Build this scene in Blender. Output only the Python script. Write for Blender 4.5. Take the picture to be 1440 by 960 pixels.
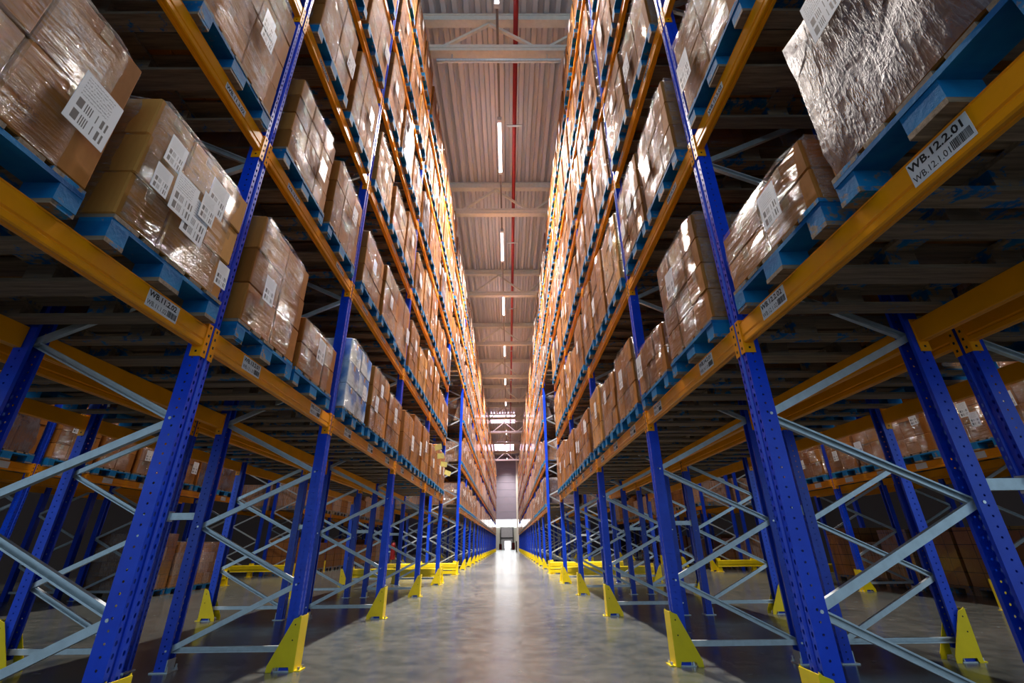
import bpy, math, random
from mathutils import Matrix, Vector

# ------------------------------------------------------------------ scene, camera, world, exposure
scn = bpy.context.scene
for o in list(bpy.data.objects):
    bpy.data.objects.remove(o)
col = scn.collection
PI = math.pi

PITCH, YAW, ROLL, CAM_H, FPX = 0.4240, 0.0108, -0.0108, 0.928, 630.2
def cam_dir(x, y, z):
    Y = z*math.cos(PITCH) + y*math.sin(PITCH)
    Z = z*math.sin(PITCH) - y*math.cos(PITCH)
    return Vector((x*math.cos(YAW) + Y*math.sin(YAW), -x*math.sin(YAW) + Y*math.cos(YAW), Z))
cr, sr = math.cos(ROLL), math.sin(ROLL)
RIGHT, DOWN, FWD = cam_dir(cr, -sr, 0), cam_dir(sr, cr, 0), cam_dir(0, 0, 1)
CAM = Vector((0, 0, CAM_H))
cam_data = bpy.data.cameras.new('camera')
cam_data.sensor_fit = 'HORIZONTAL'; cam_data.sensor_width = 36
cam_data.lens = 36*FPX/1440
cam_data.clip_start = 0.02; cam_data.clip_end = 300
cam = bpy.data.objects.new('camera', cam_data); col.objects.link(cam)
m = Matrix((RIGHT, -DOWN, -FWD)).transposed().to_4x4(); m.translation = CAM
cam.matrix_world = m
scn.camera = cam

world = bpy.data.worlds.new('world'); scn.world = world
world.use_nodes = True
bg = world.node_tree.nodes['Background']
bg.inputs[0].default_value = (0.55, 0.80, 1.0, 1); bg.inputs[1].default_value = 0.62

scn.view_settings.view_transform = 'Standard'
scn.view_settings.look = 'None'
scn.view_settings.gamma = 1
scn.view_settings.use_curve_mapping = False
scn.view_settings.exposure = 0.72
scn.cycles.use_denoising = True
scn.cycles.max_bounces = 7
scn.cycles.diffuse_bounces = 4
scn.cycles.glossy_bounces = 3
scn.cycles.transparent_max_bounces = 10
scn.cycles.sample_clamp_indirect = 6
scn.cycles.caustics_reflective = False
scn.cycles.caustics_refractive = False

LAMP_STRENGTH = 4.5      # the glowing diffuser itself
LAMP_WATT = 800        # its light, thrown down in a cone into the narrow aisle
LAMP_SPREAD = math.radians(106)
LAMP_COLOUR = (1.0, .90, .82)

def project(P):
    d = Vector(P) - CAM
    z = d.dot(FWD)
    if z < 0.05: return None
    return 720 + FPX*d.dot(RIGHT)/z, 480 + FPX*d.dot(DOWN)/z, z

# ------------------------------------------------------------------ material helpers
def new_mat(name):
    mt = bpy.data.materials.new(name); mt.use_nodes = True
    nt = mt.node_tree
    return mt, nt, nt.nodes['Principled BSDF']
def N(nt, t, **kw):
    n = nt.nodes.new(t)
    for k, v in kw.items(): setattr(n, k, v)
    return n
def setin(n, **kw):
    for k, v in kw.items(): n.inputs[k.replace('_', ' ')].default_value = v
def L(nt, a, b): nt.links.new(a, b)
def math_node(nt, op, a, b=None, clamp=False):
    n = N(nt, 'ShaderNodeMath', operation=op, use_clamp=clamp)
    for i, v in enumerate((a, b)):
        if v is None: continue
        if isinstance(v, (int, float)): n.inputs[i].default_value = v
        else: L(nt, v, n.inputs[i])
    return n.outputs[0]
def mixc(nt, fac, a, b):
    n = N(nt, 'ShaderNodeMix', data_type='RGBA')
    for i, v in ((0, fac), (6, a), (7, b)):
        if isinstance(v, (int, float)): n.inputs[i].default_value = v
        elif isinstance(v, tuple): n.inputs[i].default_value = v + ((1,) if len(v) == 3 else ())
        else: L(nt, v, n.inputs[i])
    return n.outputs[2]
def noise(nt, vec, scale, detail=3, rough=.55, stretch=None):
    if stretch:
        mp = N(nt, 'ShaderNodeMapping'); mp.inputs['Scale'].default_value = stretch
        L(nt, vec, mp.inputs[0]); vec = mp.outputs[0]
    n = N(nt, 'ShaderNodeTexNoise'); n.inputs['Scale'].default_value = scale
    n.inputs['Detail'].default_value = detail; n.inputs['Roughness'].default_value = rough
    L(nt, vec, n.inputs['Vector'])
    return n.outputs[0]
def ramp(nt, v, lo, hi):
    n = N(nt, 'ShaderNodeMapRange'); n.inputs[1].default_value = lo; n.inputs[2].default_value = hi
    L(nt, v, n.inputs[0]); return n.outputs[0]
def bump(nt, h, b, strength=.3, dist=.01):
    n = N(nt, 'ShaderNodeBump'); n.inputs['Strength'].default_value = strength; n.inputs['Distance'].default_value = dist
    L(nt, h, n.inputs['Height']); L(nt, n.outputs[0], b.inputs['Normal'])
def coords(nt, what='Object'):
    return N(nt, 'ShaderNodeTexCoord').outputs[what]

def plain(name, c, rough=.5, metal=0, var=.12, scale=9, spec=.5):
    mt, nt, b = new_mat(name)
    n = noise(nt, coords(nt), scale, 4)
    L(nt, mixc(nt, ramp(nt, n, .3, .7), tuple(x*(1-var) for x in c), tuple(min(1, x*(1+var)) for x in c)), b.inputs['Base Color'])
    b.inputs['Roughness'].default_value = rough; b.inputs['Metallic'].default_value = metal
    b.inputs['Specular IOR Level'].default_value = spec
    return mt

M = {}
M['orange'] = plain('orange_paint', (.93, .335, .001), .36, 0, .07, 5, .3)
M['yellow'] = plain('yellow_paint', (.84, .64, .004), .38, 0, .07, 6)
M['galv'] = plain('galvanised_steel', (.56, .62, .66), .38, .55, .10, 22)
M['bolt'] = plain('zinc_bolt', (.6, .62, .64), .3, .9)
M['dark'] = plain('dark_rubber', (.012, .012, .014), .6)
M['hole'] = plain('punched_slot', (.004, .004, .006), .8)
M['paper'] = plain('white_paper', (.78, .78, .80), .6, 0, .04)
M['ink'] = plain('black_ink', (.012, .012, .014), .6)
M['yellow_paper'] = plain('pale_yellow_paper', (.85, .80, .25), .6)
M['white_steel'] = plain('off_white_steel', (.78, .77, .70), .5, 0, .06)
M['red_pipe'] = plain('red_pipe_paint', (.33, .012, .015), .4)
M['grey_wall'] = plain('grey_wall_panel', (.30, .28, .36), .6, 0, .05, 1)
M['dark_wall'] = plain('dark_wall_panel', (.03, .03, .036), .7, 0, .1, 1)
M['door_grey'] = plain('grey_door', (.42, .42, .46), .5)
M['white_plastic'] = plain('white_housing', (.75, .72, .72), .4)
M['rail_dark'] = plain('dark_lamp_rail', (.16, .14, .14), .5)
M['blue_plain'] = plain('blue_paint_plain', (.003, .036, .46), .32)

def mat_blue():
    mt, nt, b = new_mat('blue_perforated_post')
    tc = coords(nt); s = N(nt, 'ShaderNodeSeparateXYZ'); L(nt, tc, s.inputs[0])
    x, y, z = s.outputs
    zz = math_node(nt, 'MULTIPLY', math_node(nt, 'SUBTRACT', math_node(nt, 'FRACT', math_node(nt, 'MULTIPLY', z, 20)), .5), .05)
    ay = math_node(nt, 'ABSOLUTE', y)
    def disc(a, a0, sx, sz, r, cond):
        da = math_node(nt, 'MULTIPLY', math_node(nt, 'SUBTRACT', a, a0), sx)
        dz = math_node(nt, 'MULTIPLY', zz, sz)
        d = math_node(nt, 'SQRT', math_node(nt, 'ADD', math_node(nt, 'MULTIPLY', da, da), math_node(nt, 'MULTIPLY', dz, dz)))
        return math_node(nt, 'MULTIPLY', math_node(nt, 'LESS_THAN', d, r), cond)
    front = disc(ay, .034, 1.0, .62, .0075, math_node(nt, 'LESS_THAN', x, .006))
    side = disc(x, .042, 1, 1, .0062, math_node(nt, 'GREATER_THAN', ay, .046))
    mask = math_node(nt, 'ADD', front, side, True)
    n = noise(nt, tc, 7, 4)
    L(nt, mixc(nt, ramp(nt, n, .3, .7), (.002, .040, .56), (.004, .062, .70)), b.inputs['Base Color'])
    b.inputs['Roughness'].default_value = .3
    tr = N(nt, 'ShaderNodeBsdfTransparent'); mx = N(nt, 'ShaderNodeMixShader')
    L(nt, mask, mx.inputs[0]); L(nt, b.outputs[0], mx.inputs[1]); L(nt, tr.outputs[0], mx.inputs[2])
    L(nt, mx.outputs[0], nt.nodes['Material Output'].inputs[0])
    return mt
M['blue'] = mat_blue()

def mat_floor():
    mt, nt, b = new_mat('polished_concrete')
    tc = coords(nt)
    n1 = noise(nt, tc, .35, 5, .6); n2 = noise(nt, tc, 5, 6, .65)
    mixn = math_node(nt, 'ADD', math_node(nt, 'MULTIPLY', n1, .6), math_node(nt, 'MULTIPLY', n2, .4))
    c = mixc(nt, ramp(nt, mixn, .40, .60), (.046, .056, .053), (.118, .119, .106))
    # faint curved tyre scuffs
    w = N(nt, 'ShaderNodeTexWave'); w.inputs['Scale'].default_value = .22; w.inputs['Distortion'].default_value = 9
    w.inputs['Detail'].default_value = 2.5; w.inputs['Detail Scale'].default_value = .55
    L(nt, tc, w.inputs[0])
    sc = ramp(nt, w.outputs['Fac'], .990, .9985)
    brk = ramp(nt, noise(nt, tc, .9, 2), .48, .6)
    c = mixc(nt, math_node(nt, 'MULTIPLY', math_node(nt, 'MULTIPLY', sc, brk), .7), c, (.05, .05, .05))
    L(nt, c, b.inputs['Base Color'])
    L(nt, math_node(nt, 'ADD', math_node(nt, 'MULTIPLY', n2, .26), .10), b.inputs['Roughness'])
    b.inputs['Specular IOR Level'].default_value = .62
    bump(nt, n2, b, .06, .004)
    return mt
M['floor'] = mat_floor()

def mat_carton(name, c1, c2, stack=False):
    mt, nt, b = new_mat(name)
    oi = N(nt, 'ShaderNodeObjectInfo').outputs['Random']
    tc = coords(nt)
    if stack:
        oi = N(nt, 'ShaderNodeNewGeometry').outputs['Random Per Island']
        tc = coords(nt, 'UV')
    n = noise(nt, tc, 4, 4)
    fl = noise(nt, tc, 60, 2, .5, (1, 1, .15))
    f = math_node(nt, 'ADD', math_node(nt, 'MULTIPLY', oi, .7), math_node(nt, 'MULTIPLY', n, .35))
    c = mixc(nt, f, c1, c2)
    c = mixc(nt, math_node(nt, 'MULTIPLY', ramp(nt, fl, .4, .7), .12), c, tuple(x*.6 for x in c1))
    if stack:
        br = N(nt, 'ShaderNodeTexBrick'); L(nt, tc, br.inputs[0])
        br.inputs['Scale'].default_value = 1; br.inputs['Brick Width'].default_value = .30
        br.inputs['Row Height'].default_value = .23; br.inputs['Mortar Size'].default_value = .007
        br.inputs['Mortar Smooth'].default_value = .3; br.offset = .0
        L(nt, c, br.inputs['Color1'])
        c2n = mixc(nt, .25, c, tuple(x*.7 for x in c1)); L(nt, c2n, br.inputs['Color2'])
        br.inputs['Mortar'].default_value = (.06, .035, .02, 1)
        c = br.outputs[0]
        film = math_node(nt, 'MULTIPLY', math_node(nt, 'GREATER_THAN', math_node(nt, 'FRACT', math_node(nt, 'MULTIPLY', oi, 7.3)), .62), .55)
        lines = ramp(nt, noise(nt, tc, 5, 4, .6, (6, .6, 1)), .35, .65)
        c = mixc(nt, math_node(nt, 'MULTIPLY', film, lines), c, (.50, .46, .47))
    else:
        # printed handling marks and shipping print, flat ink on the box side (UV space of each face)
        uv = coords(nt, 'UV'); s = N(nt, 'ShaderNodeSeparateXYZ'); L(nt, uv, s.inputs[0])
        def box(u0, u1, v0, v1):
            r = None
            for a, lo, hi in ((s.outputs[0], u0, u1), (s.outputs[1], v0, v1)):
                q = math_node(nt, 'MULTIPLY', math_node(nt, 'GREATER_THAN', a, lo), math_node(nt, 'LESS_THAN', a, hi))
                r = q if r is None else math_node(nt, 'MULTIPLY', r, q)
            return r
        fine = ramp(nt, noise(nt, uv, 60, 1, .5), .45, .55)
        pm = math_node(nt, 'MULTIPLY', math_node(nt, 'ADD', box(.12, .34, .18, .34), box(.62, .74, .6, .82)), fine)
        show = math_node(nt, 'GREATER_THAN', oi, .55)
        c = mixc(nt, math_node(nt, 'MULTIPLY', math_node(nt, 'MULTIPLY', pm, show), .6), c, (.06, .04, .03))
        tape = box(-.1, 1.1, .485, .515)
    L(nt, c, b.inputs['Base Color'])
    b.inputs['Roughness'].default_value = .75
    b.inputs['Specular IOR Level'].default_value = .08
    if stack:
        b.inputs['Coat Weight'].default_value = .7; b.inputs['Coat Roughness'].default_value = .16
        bump(nt, noise(nt, tc, 7, 4, .6, (1.2, .5, 1)), b, .55, .05)
    else:
        bump(nt, n, b, .25, .02)
    return mt
M['carton'] = mat_carton('brown_cardboard', (.19, .060, .010), (.47, .185, .042))
M['carton_tan'] = mat_carton('tan_cardboard', (.40, .165, .035), (.60, .285, .075))
M['carton_stack'] = mat_carton('stacked_cardboard', (.19, .062, .012), (.48, .21, .065), True)
M['tape'] = plain('brown_parcel_tape', (.42, .27, .14), .2)

def mat_bluebox():
    mt, nt, b = new_mat('blue_printed_pack')
    tc = coords(nt)
    n = noise(nt, tc, 3.2, 3)
    L(nt, mixc(nt, ramp(nt, n, .44, .56), (.03, .20, .62), (.55, .68, .80)), b.inputs['Base Color'])
    b.inputs['Roughness'].default_value = .3
    return mt
M['bluebox'] = mat_bluebox()

def mat_wrap(name, lo, hi, tint, rough, stretch, bstr, gloss, loose, spec):
    mt, nt, b = new_mat(name)
    uv = coords(nt, 'UV')
    oi = N(nt, 'ShaderNodeObjectInfo').outputs['Random']
    av = N(nt, 'ShaderNodeVectorMath', operation='ADD'); L(nt, uv, av.inputs[0])
    cx = N(nt, 'ShaderNodeCombineXYZ')
    L(nt, math_node(nt, 'MULTIPLY', oi, 37), cx.inputs[0]); L(nt, math_node(nt, 'MULTIPLY', oi, 91), cx.inputs[1])
    L(nt, cx.outputs[0], av.inputs[1]); vec = av.outputs[0]
    def ridged(n, p):
        d = math_node(nt, 'ABSOLUTE', math_node(nt, 'SUBTRACT', math_node(nt, 'MULTIPLY', n, 2), 1))
        return math_node(nt, 'POWER', math_node(nt, 'SUBTRACT', 1, d, True), p)
    streak = ridged(noise(nt, vec, 7, 4, .6, stretch), 9)          # long stretch lines of the film
    crink = ridged(noise(nt, vec, 9, 5, .65), 6)                    # small crinkles
    big = noise(nt, vec, 2.6, 3, .5)
    patch = ramp(nt, noise(nt, vec, 3.5, 3, .55), .42, .66)         # looser and tighter areas
    edge = math_node(nt, 'ADD', math_node(nt, 'MULTIPLY', streak, .6), math_node(nt, 'MULTIPLY', math_node(nt, 'MULTIPLY', crink, patch), .7), True)
    fac = math_node(nt, 'ADD', math_node(nt, 'MULTIPLY', edge, hi-lo), math_node(nt, 'ADD', math_node(nt, 'MULTIPLY', patch, loose), lo), True)
    b.inputs['Specular IOR Level'].default_value = spec
    b.inputs['Base Color'].default_value = tint + (1,)
    b.inputs['Roughness'].default_value = rough
    h = math_node(nt, 'ADD', math_node(nt, 'MULTIPLY', streak, .22), math_node(nt, 'ADD', math_node(nt, 'MULTIPLY', math_node(nt, 'MULTIPLY', crink, patch), .35), math_node(nt, 'MULTIPLY', big, .9)))
    bump(nt, h, b, bstr, .05)
    gl = N(nt, 'ShaderNodeBsdfGlossy'); gl.inputs['Roughness'].default_value = rough
    L(nt, nt.nodes['Bump'].outputs[0], gl.inputs['Normal'])
    a1 = N(nt, 'ShaderNodeMixShader'); a1.inputs[0].default_value = gloss
    L(nt, b.outputs[0], a1.inputs[1]); L(nt, gl.outputs[0], a1.inputs[2])
    tr = N(nt, 'ShaderNodeBsdfTransparent'); tr.inputs[0].default_value = (.98, .97, .96, 1)
    mx = N(nt, 'ShaderNodeMixShader')
    L(nt, fac, mx.inputs[0]); L(nt, tr.outputs[0], mx.inputs[1]); L(nt, a1.outputs[0], mx.inputs[2])
    L(nt, mx.outputs[0], nt.nodes['Material Output'].inputs[0])
    return mt
M['wrap'] = mat_wrap('clear_stretch_film', .006, .46, (.42, .38, .36), .10, (.30, 5.0, 1), .6, .65, .06, .5)
M['wrap_milky'] = mat_wrap('milky_stretch_film', .36, .80, (.15, .125, .145), .36, (3.2, .5, 1), .3, .03, .3, .2)

def mat_wood(name, blue):
    mt, nt, b = new_mat(name)
    tc = coords(nt)
    oi = N(nt, 'ShaderNodeObjectInfo').outputs['Random']
    g = noise(nt, tc, 6, 6, .65, (.5, 9, 9))
    wood = mixc(nt, ramp(nt, g, .3, .72), (.13, .085, .05), (.40, .29, .19))
    wood = mixc(nt, math_node(nt, 'MULTIPLY', oi, .5), wood, (.16, .13, .11))
    p = noise(nt, tc, 9, 6, .7)
    paint = mixc(nt, ramp(nt, noise(nt, tc, 4, 3), .3, .7), (.002, .07, .24), (.008, .20, .44))
    thr = ramp(nt, math_node(nt, 'ADD', p, math_node(nt, 'MULTIPLY', oi, .16)), blue-.03, blue+.03)
    L(nt, mixc(nt, thr, paint, wood), b.inputs['Base Color'])
    b.inputs['Roughness'].default_value = .7
    b.inputs['Specular IOR Level'].default_value = .15
    bump(nt, g, b, .4, .006)
    return mt
M['wood_blue'] = mat_wood('worn_blue_pallet_wood', .725)
M['wood_part'] = mat_wood('half_blue_pallet_wood', .50)
M['wood'] = mat_wood('bare_pallet_wood', .33)

def mat_label():
    mt, nt, b = new_mat('printed_shipping_sheet')
    uv = coords(nt, 'UV'); s = N(nt, 'ShaderNodeSeparateXYZ'); L(nt, uv, s.inputs[0])
    u, v = s.outputs[0], s.outputs[1]
    wn = N(nt, 'ShaderNodeTexWhiteNoise', noise_dimensions='1D')
    L(nt, math_node(nt, 'FLOOR', math_node(nt, 'MULTIPLY', u, 42)), wn.inputs['W'])
    bars = math_node(nt, 'GREATER_THAN', wn.outputs[0], .5)
    def rng(a, lo, hi): return math_node(nt, 'MULTIPLY', math_node(nt, 'GREATER_THAN', a, lo), math_node(nt, 'LESS_THAN', a, hi))
    inb = math_node(nt, 'MULTIPLY', rng(u, .12, .88), math_node(nt, 'ADD', rng(v, .08, .26), rng(v, .33, .50)))
    bar = math_node(nt, 'MULTIPLY', bars, inb)
    row = math_node(nt, 'GREATER_THAN', math_node(nt, 'FRACT', math_node(nt, 'MULTIPLY', v, 17)), .55)
    tx = math_node(nt, 'GREATER_THAN', noise(nt, uv, 40, 1), .5)
    txt = math_node(nt, 'MULTIPLY', math_node(nt, 'MULTIPLY', row, tx), math_node(nt, 'MULTIPLY', rng(v, .56, .94), rng(u, .1, .8)))
    L(nt, mixc(nt, math_node(nt, 'ADD', bar, math_node(nt, 'MULTIPLY', txt, .7), True), (.74, .75, .78), (.04, .04, .05)), b.inputs['Base Color'])
    b.inputs['Roughness'].default_value = .4
    return mt
M['sheet'] = mat_label()

def mat_emit(name, c, s):
    mt, nt, b = new_mat(name)
    b.inputs['Base Color'].default_value = (.8, .8, .8, 1)
    b.inputs['Emission Color'].default_value = c + (1,); b.inputs['Emission Strength'].default_value = s
    return mt
M['lamp'] = mat_emit('lamp_diffuser', (1.0, .90, .88), LAMP_STRENGTH)
M['sky_panel'] = mat_emit('daylit_roof_light', (1.0, .72, .95), 2.6)
M['window_light'] = mat_emit('daylit_window', (.92, .96, 1.0), 4.5)

def mat_ceiling():
    mt, nt, b = new_mat('corrugated_roof_sheet')
    tc = coords(nt)
    L(nt, mixc(nt, noise(nt, tc, 1.5, 4, .6, (4, .3, 1)), (.62, .61, .64), (.78, .77, .80)), b.inputs['Base Color'])
    b.inputs['Roughness'].default_value = .5
    return mt
M['ceiling'] = mat_ceiling()

# ------------------------------------------------------------------ mesh helpers
class MB:
    def __init__(s): s.v = []; s.f = []; s.m = []; s.uv = []
    def face(s, idx, mi=0, uv=None):
        s.f.append(idx); s.m.append(mi); s.uv.append(uv or [(0, 0)]*len(idx))
    def box(s, x0, x1, y0, y1, z0, z1, mi=0, mat=None, metric=False):
        b = len(s.v)
        P = [(x0,y0,z0),(x1,y0,z0),(x1,y1,z0),(x0,y1,z0),(x0,y0,z1),(x1,y0,z1),(x1,y1,z1),(x0,y1,z1)]
        if mat is not None: P = [tuple(mat @ Vector(p)) for p in P]
        s.v += P
        X, Y, Z = (x1-x0, y1-y0, z1-z0) if metric else (1, 1, 1)
        for f, (a, c) in (((0,3,2,1),(Y,X)),((4,5,6,7),(X,Y)),((0,1,5,4),(X,Z)),((1,2,6,5),(Y,Z)),((2,3,7,6),(X,Z)),((3,0,4,7),(Y,Z))):
            s.face([b+i for i in f], mi, [(0,0),(a,0),(a,c),(0,c)])
    def prism(s, poly, axis, a0, a1, mi=0):
        """poly: list of 2-D points; axis x: (y,z), y: (x,z), z: (x,y)"""
        def P(q, t):
            return {'x': (t, q[0], q[1]), 'y': (q[0], t, q[1]), 'z': (q[0], q[1], t)}[axis]
        b = len(s.v); n = len(poly)
        s.v += [P(q, a0) for q in poly] + [P(q, a1) for q in poly]
        for i in range(n):
            j = (i+1) % n
            s.face([b+i, b+j, b+n+j, b+n+i], mi)
        s.face([b+i for i in reversed(range(n))], mi); s.face([b+n+i for i in range(n)], mi)
    def tube(s, p0, p1, r, n=8, mi=0, r1=None):
        p0, p1 = Vector(p0), Vector(p1); r1 = r if r1 is None else r1
        d = (p1-p0).normalized(); u = d.orthogonal().normalized(); w = d.cross(u)
        b = len(s.v)
        for p, rr in ((p0, r), (p1, r1)):
            for k in range(n):
                a = 2*PI*k/n; s.v.append(tuple(p + (u*math.cos(a) + w*math.sin(a))*rr))
        for k in range(n):
            j = (k+1) % n; s.face([b+k, b+j, b+n+j, b+n+k], mi)
        s.face([b+k for k in reversed(range(n))], mi); s.face([b+n+k for k in range(n)], mi)
    def mesh(s, name, mats, smooth=False, fix=False):
        me = bpy.data.meshes.new(name)
        me.from_pydata(s.v, [], s.f)
        for mt in mats: me.materials.append(mt)
        if len(mats) > 1: me.polygons.foreach_set('material_index', s.m)
        uvl = me.uv_layers.new(name='UVMap')
        flat = [c for f in s.uv for p in f for c in p]
        uvl.data.foreach_set('uv', flat)
        if smooth: me.polygons.foreach_set('use_smooth', [True]*len(s.f))
        if fix:
            import bmesh
            bm = bmesh.new(); bm.from_mesh(me); bmesh.ops.recalc_face_normals(bm, faces=bm.faces); bm.to_mesh(me); bm.free()
        me.update()
        return me

def put(name, me, parent=None, loc=(0,0,0), rot=None, scale=None):
    o = bpy.data.objects.new(name, me); col.objects.link(o)
    o.parent = parent; o.location = loc
    if rot is not None: o.rotation_euler = rot
    if scale is not None: o.scale = scale
    return o
def tag(o, label, cat, group=None):
    o['label'] = label; o['category'] = cat
    if group: o['group'] = group
    return o
def thing(name, label, cat, loc, rz=0, group=None):
    return tag(put(name, None, None, loc, (0, 0, rz)), label, cat, group)
def struct(name, me, loc=(0,0,0), parent=None):
    o = put(name, me, parent, loc)
    if parent is None: o['kind'] = 'structure'
    return o

ORD = ['nearest','second','third','fourth','fifth','sixth','seventh','eighth','ninth','tenth','eleventh','twelfth','thirteenth','fourteenth','fifteenth','sixteenth','seventeenth','eighteenth','nineteenth','twentieth']
ORD1 = ['first'] + ORD[1:]
SHELF = ['floor', 'lowest shelf', 'second shelf', 'third shelf', 'fourth shelf', 'fifth shelf', 'top shelf']

# ------------------------------------------------------------------ layout numbers
XR, XL = 1.40, -1.79
DEP, GAP, AISLE = 1.10, .25, 3.19
LEVEL = [0, 2.065, 3.62, 5.20, 6.78, 8.36, 9.93]
BEAM_H = .13
F1 = [.46, 2.47, 4.48, 7.28, 10.08, 12.88]
F2 = [17.3 + 2.8*i for i in range(19)]
PAL_H = .144
def bays(row):
    for blk, FF in ((1, F1), (2, F2)):
        for b in range(len(FF)-1):
            if row[1] in '34' and (FF[b] < 4 or FF[b+1] > 32): continue
            if row[1] == '2' and FF[b] > 45: continue
            yield blk, b, FF[b], FF[b+1], 0
    if row[1] in '12': yield 3, 0, F1[-1], F2[0], 4      # the bridge over the cross aisle starts at the fourth shelf
POST_H = 10.75
# key: front X, rotation (0 = faces -X), words
ROWS = {
 'R1': (XR, 0, 'right rack'), 'R2': (XR+2*DEP+GAP, PI, 'rear right rack'),
 'R3': (XR+2*DEP+GAP+AISLE, 0, 'far right rack'), 'R4': (XR+4*DEP+2*GAP+AISLE, PI, 'outer right rack'),
 'L1': (XL, PI, 'left rack'), 'L2': (XL-2*DEP-GAP, 0, 'rear left rack'),
 'L3': (XL-2*DEP-GAP-AISLE, PI, 'far left rack'), 'L4': (XL-4*DEP-2*GAP-AISLE, 0, 'outer left rack'),
}
def into(row):       # unit X direction from the front face into the rack
    return 1 if ROWS[row][1] == 0 else -1

# ------------------------------------------------------------------ room shell
Y_END = 70.0
fl = MB(); fl.box(-15, 15, -7, 96, -.2, 0); struct('floor', fl.mesh('floor', [M['floor']]))
cl = MB()
pitch, x = .29, -15.0
pts = []
while x < 15:
    pts += [(x, 13.40), (x+.03, 13.24), (x+.15, 13.24), (x+.18, 13.40)]
    x += pitch
poly = [(p[0], p[1]) for p in pts] + [(p[0], p[1]+.02) for p in reversed(pts)]
b0 = len(pts)
for i in range(b0-1):
    a, c = pts[i], pts[i+1]
    k = len(cl.v)
    cl.v += [(a[0], -7, a[1]), (c[0], -7, c[1]), (c[0], Y_END, c[1]), (a[0], Y_END, a[1]),
             (a[0], -7, a[1]+.02), (c[0], -7, c[1]+.02), (c[0], Y_END, c[1]+.02), (a[0], Y_END, a[1]+.02)]
    cl.face([k, k+3, k+2, k+1]); cl.face([k+4, k+5, k+6, k+7])
ceiling = struct('ceiling', cl.mesh('ceiling', [M['ceiling']]))

w = MB(); w.box(-15.2, -15, -7, 96, 0, 13.4); struct('wall_left', w.mesh('wall_left', [M['dark_wall']]))
w = MB(); w.box(15, 15.2, -7, 96, 0, 13.4); struct('wall_right', w.mesh('wall_right', [M['dark_wall']]))
w = MB()
w.box(-15, -2.0, Y_END, Y_END+.25, 0, 13.4); w.box(1.45, 15, Y_END, Y_END+.25, 0, 13.4)
wall_far = struct('wall_far', w.mesh('wall_far', [M['grey_wall']]))
for i in range(9):      # cladding panels above the opening, joints recessed
    z0 = 4.15 + i*1.03
    w = MB(); w.box(-2.0, 1.45, Y_END, Y_END+.2, z0+.012, min(z0+1.018, 13.4))
    put('wall_panel', w.mesh('wall_panel', [M['grey_wall']]), wall_far)
# the bright hall beyond the opening
w = MB(); w.box(-15, 15, 95, 95.2, 0, 8); struct('wall_back', w.mesh('wall_back', [M['white_steel']]))
w = MB(); w.box(-15, 15, Y_END+.25, 95, 7.8, 8); struct('trim_1', w.mesh('trim_1', [M['white_steel']]))
w = MB(); w.box(-3.2, 2.4, 94.85, 94.98, 4.0, 6.0, 0)
win = struct('window_1', w.mesh('window_1', [M['window_light']]))
w = MB()
for xx in (-3.2, -1.35, .5, 2.32): w.box(xx, xx+.08, 94.78, 94.86, 3.95, 6.05)
w.box(-3.2, 2.4, 94.78, 94.86, 3.92, 4.0)
put('window_frame', w.mesh('window_frame', [M['white_steel']]), win)
d = MB(); d.box(-1.5, .75, 94.7, 94.9, 0, 3.9)
door = struct('door_1', d.mesh('door_1', [M['door_grey']]))
d = MB(); d.box(-1.62, -1.5, 94.6, 94.95, 0, 4.0); d.box(.75, .87, 94.6, 94.95, 0, 4.0); d.box(-1.62, .87, 94.6, 94.95, 1.95, 2.1)
put('door_frame', d.mesh('door_frame', [M['dark_wall']]), door)
d = MB(); d.box(-.75, .3, 94.66, 94.71, .1, 1.4)
put('door_pane', d.mesh('door_pane', [M['window_light']]), door)
# roof lights
for i, (y0, y1) in enumerate(((45.5, 49.0), (60.5, 65.0))):
    w = MB(); w.box(-1.9, .75, y0, y1, 13.16, 13.22)
    o = struct('window_%d' % (i+2), w.mesh('roof_light', [M['sky_panel']]))
    w = MB()
    for xx in (-1.98, .75): w.box(xx, xx+.08, y0-.08, y1+.08, 13.12, 13.24)
    for yy in (y0-.08, y1): w.box(-1.9, .75, yy, yy+.08, 13.12, 13.24)
    put('window_frame', w.mesh('roof_light_frame', [M['white_steel']]), o)

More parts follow.
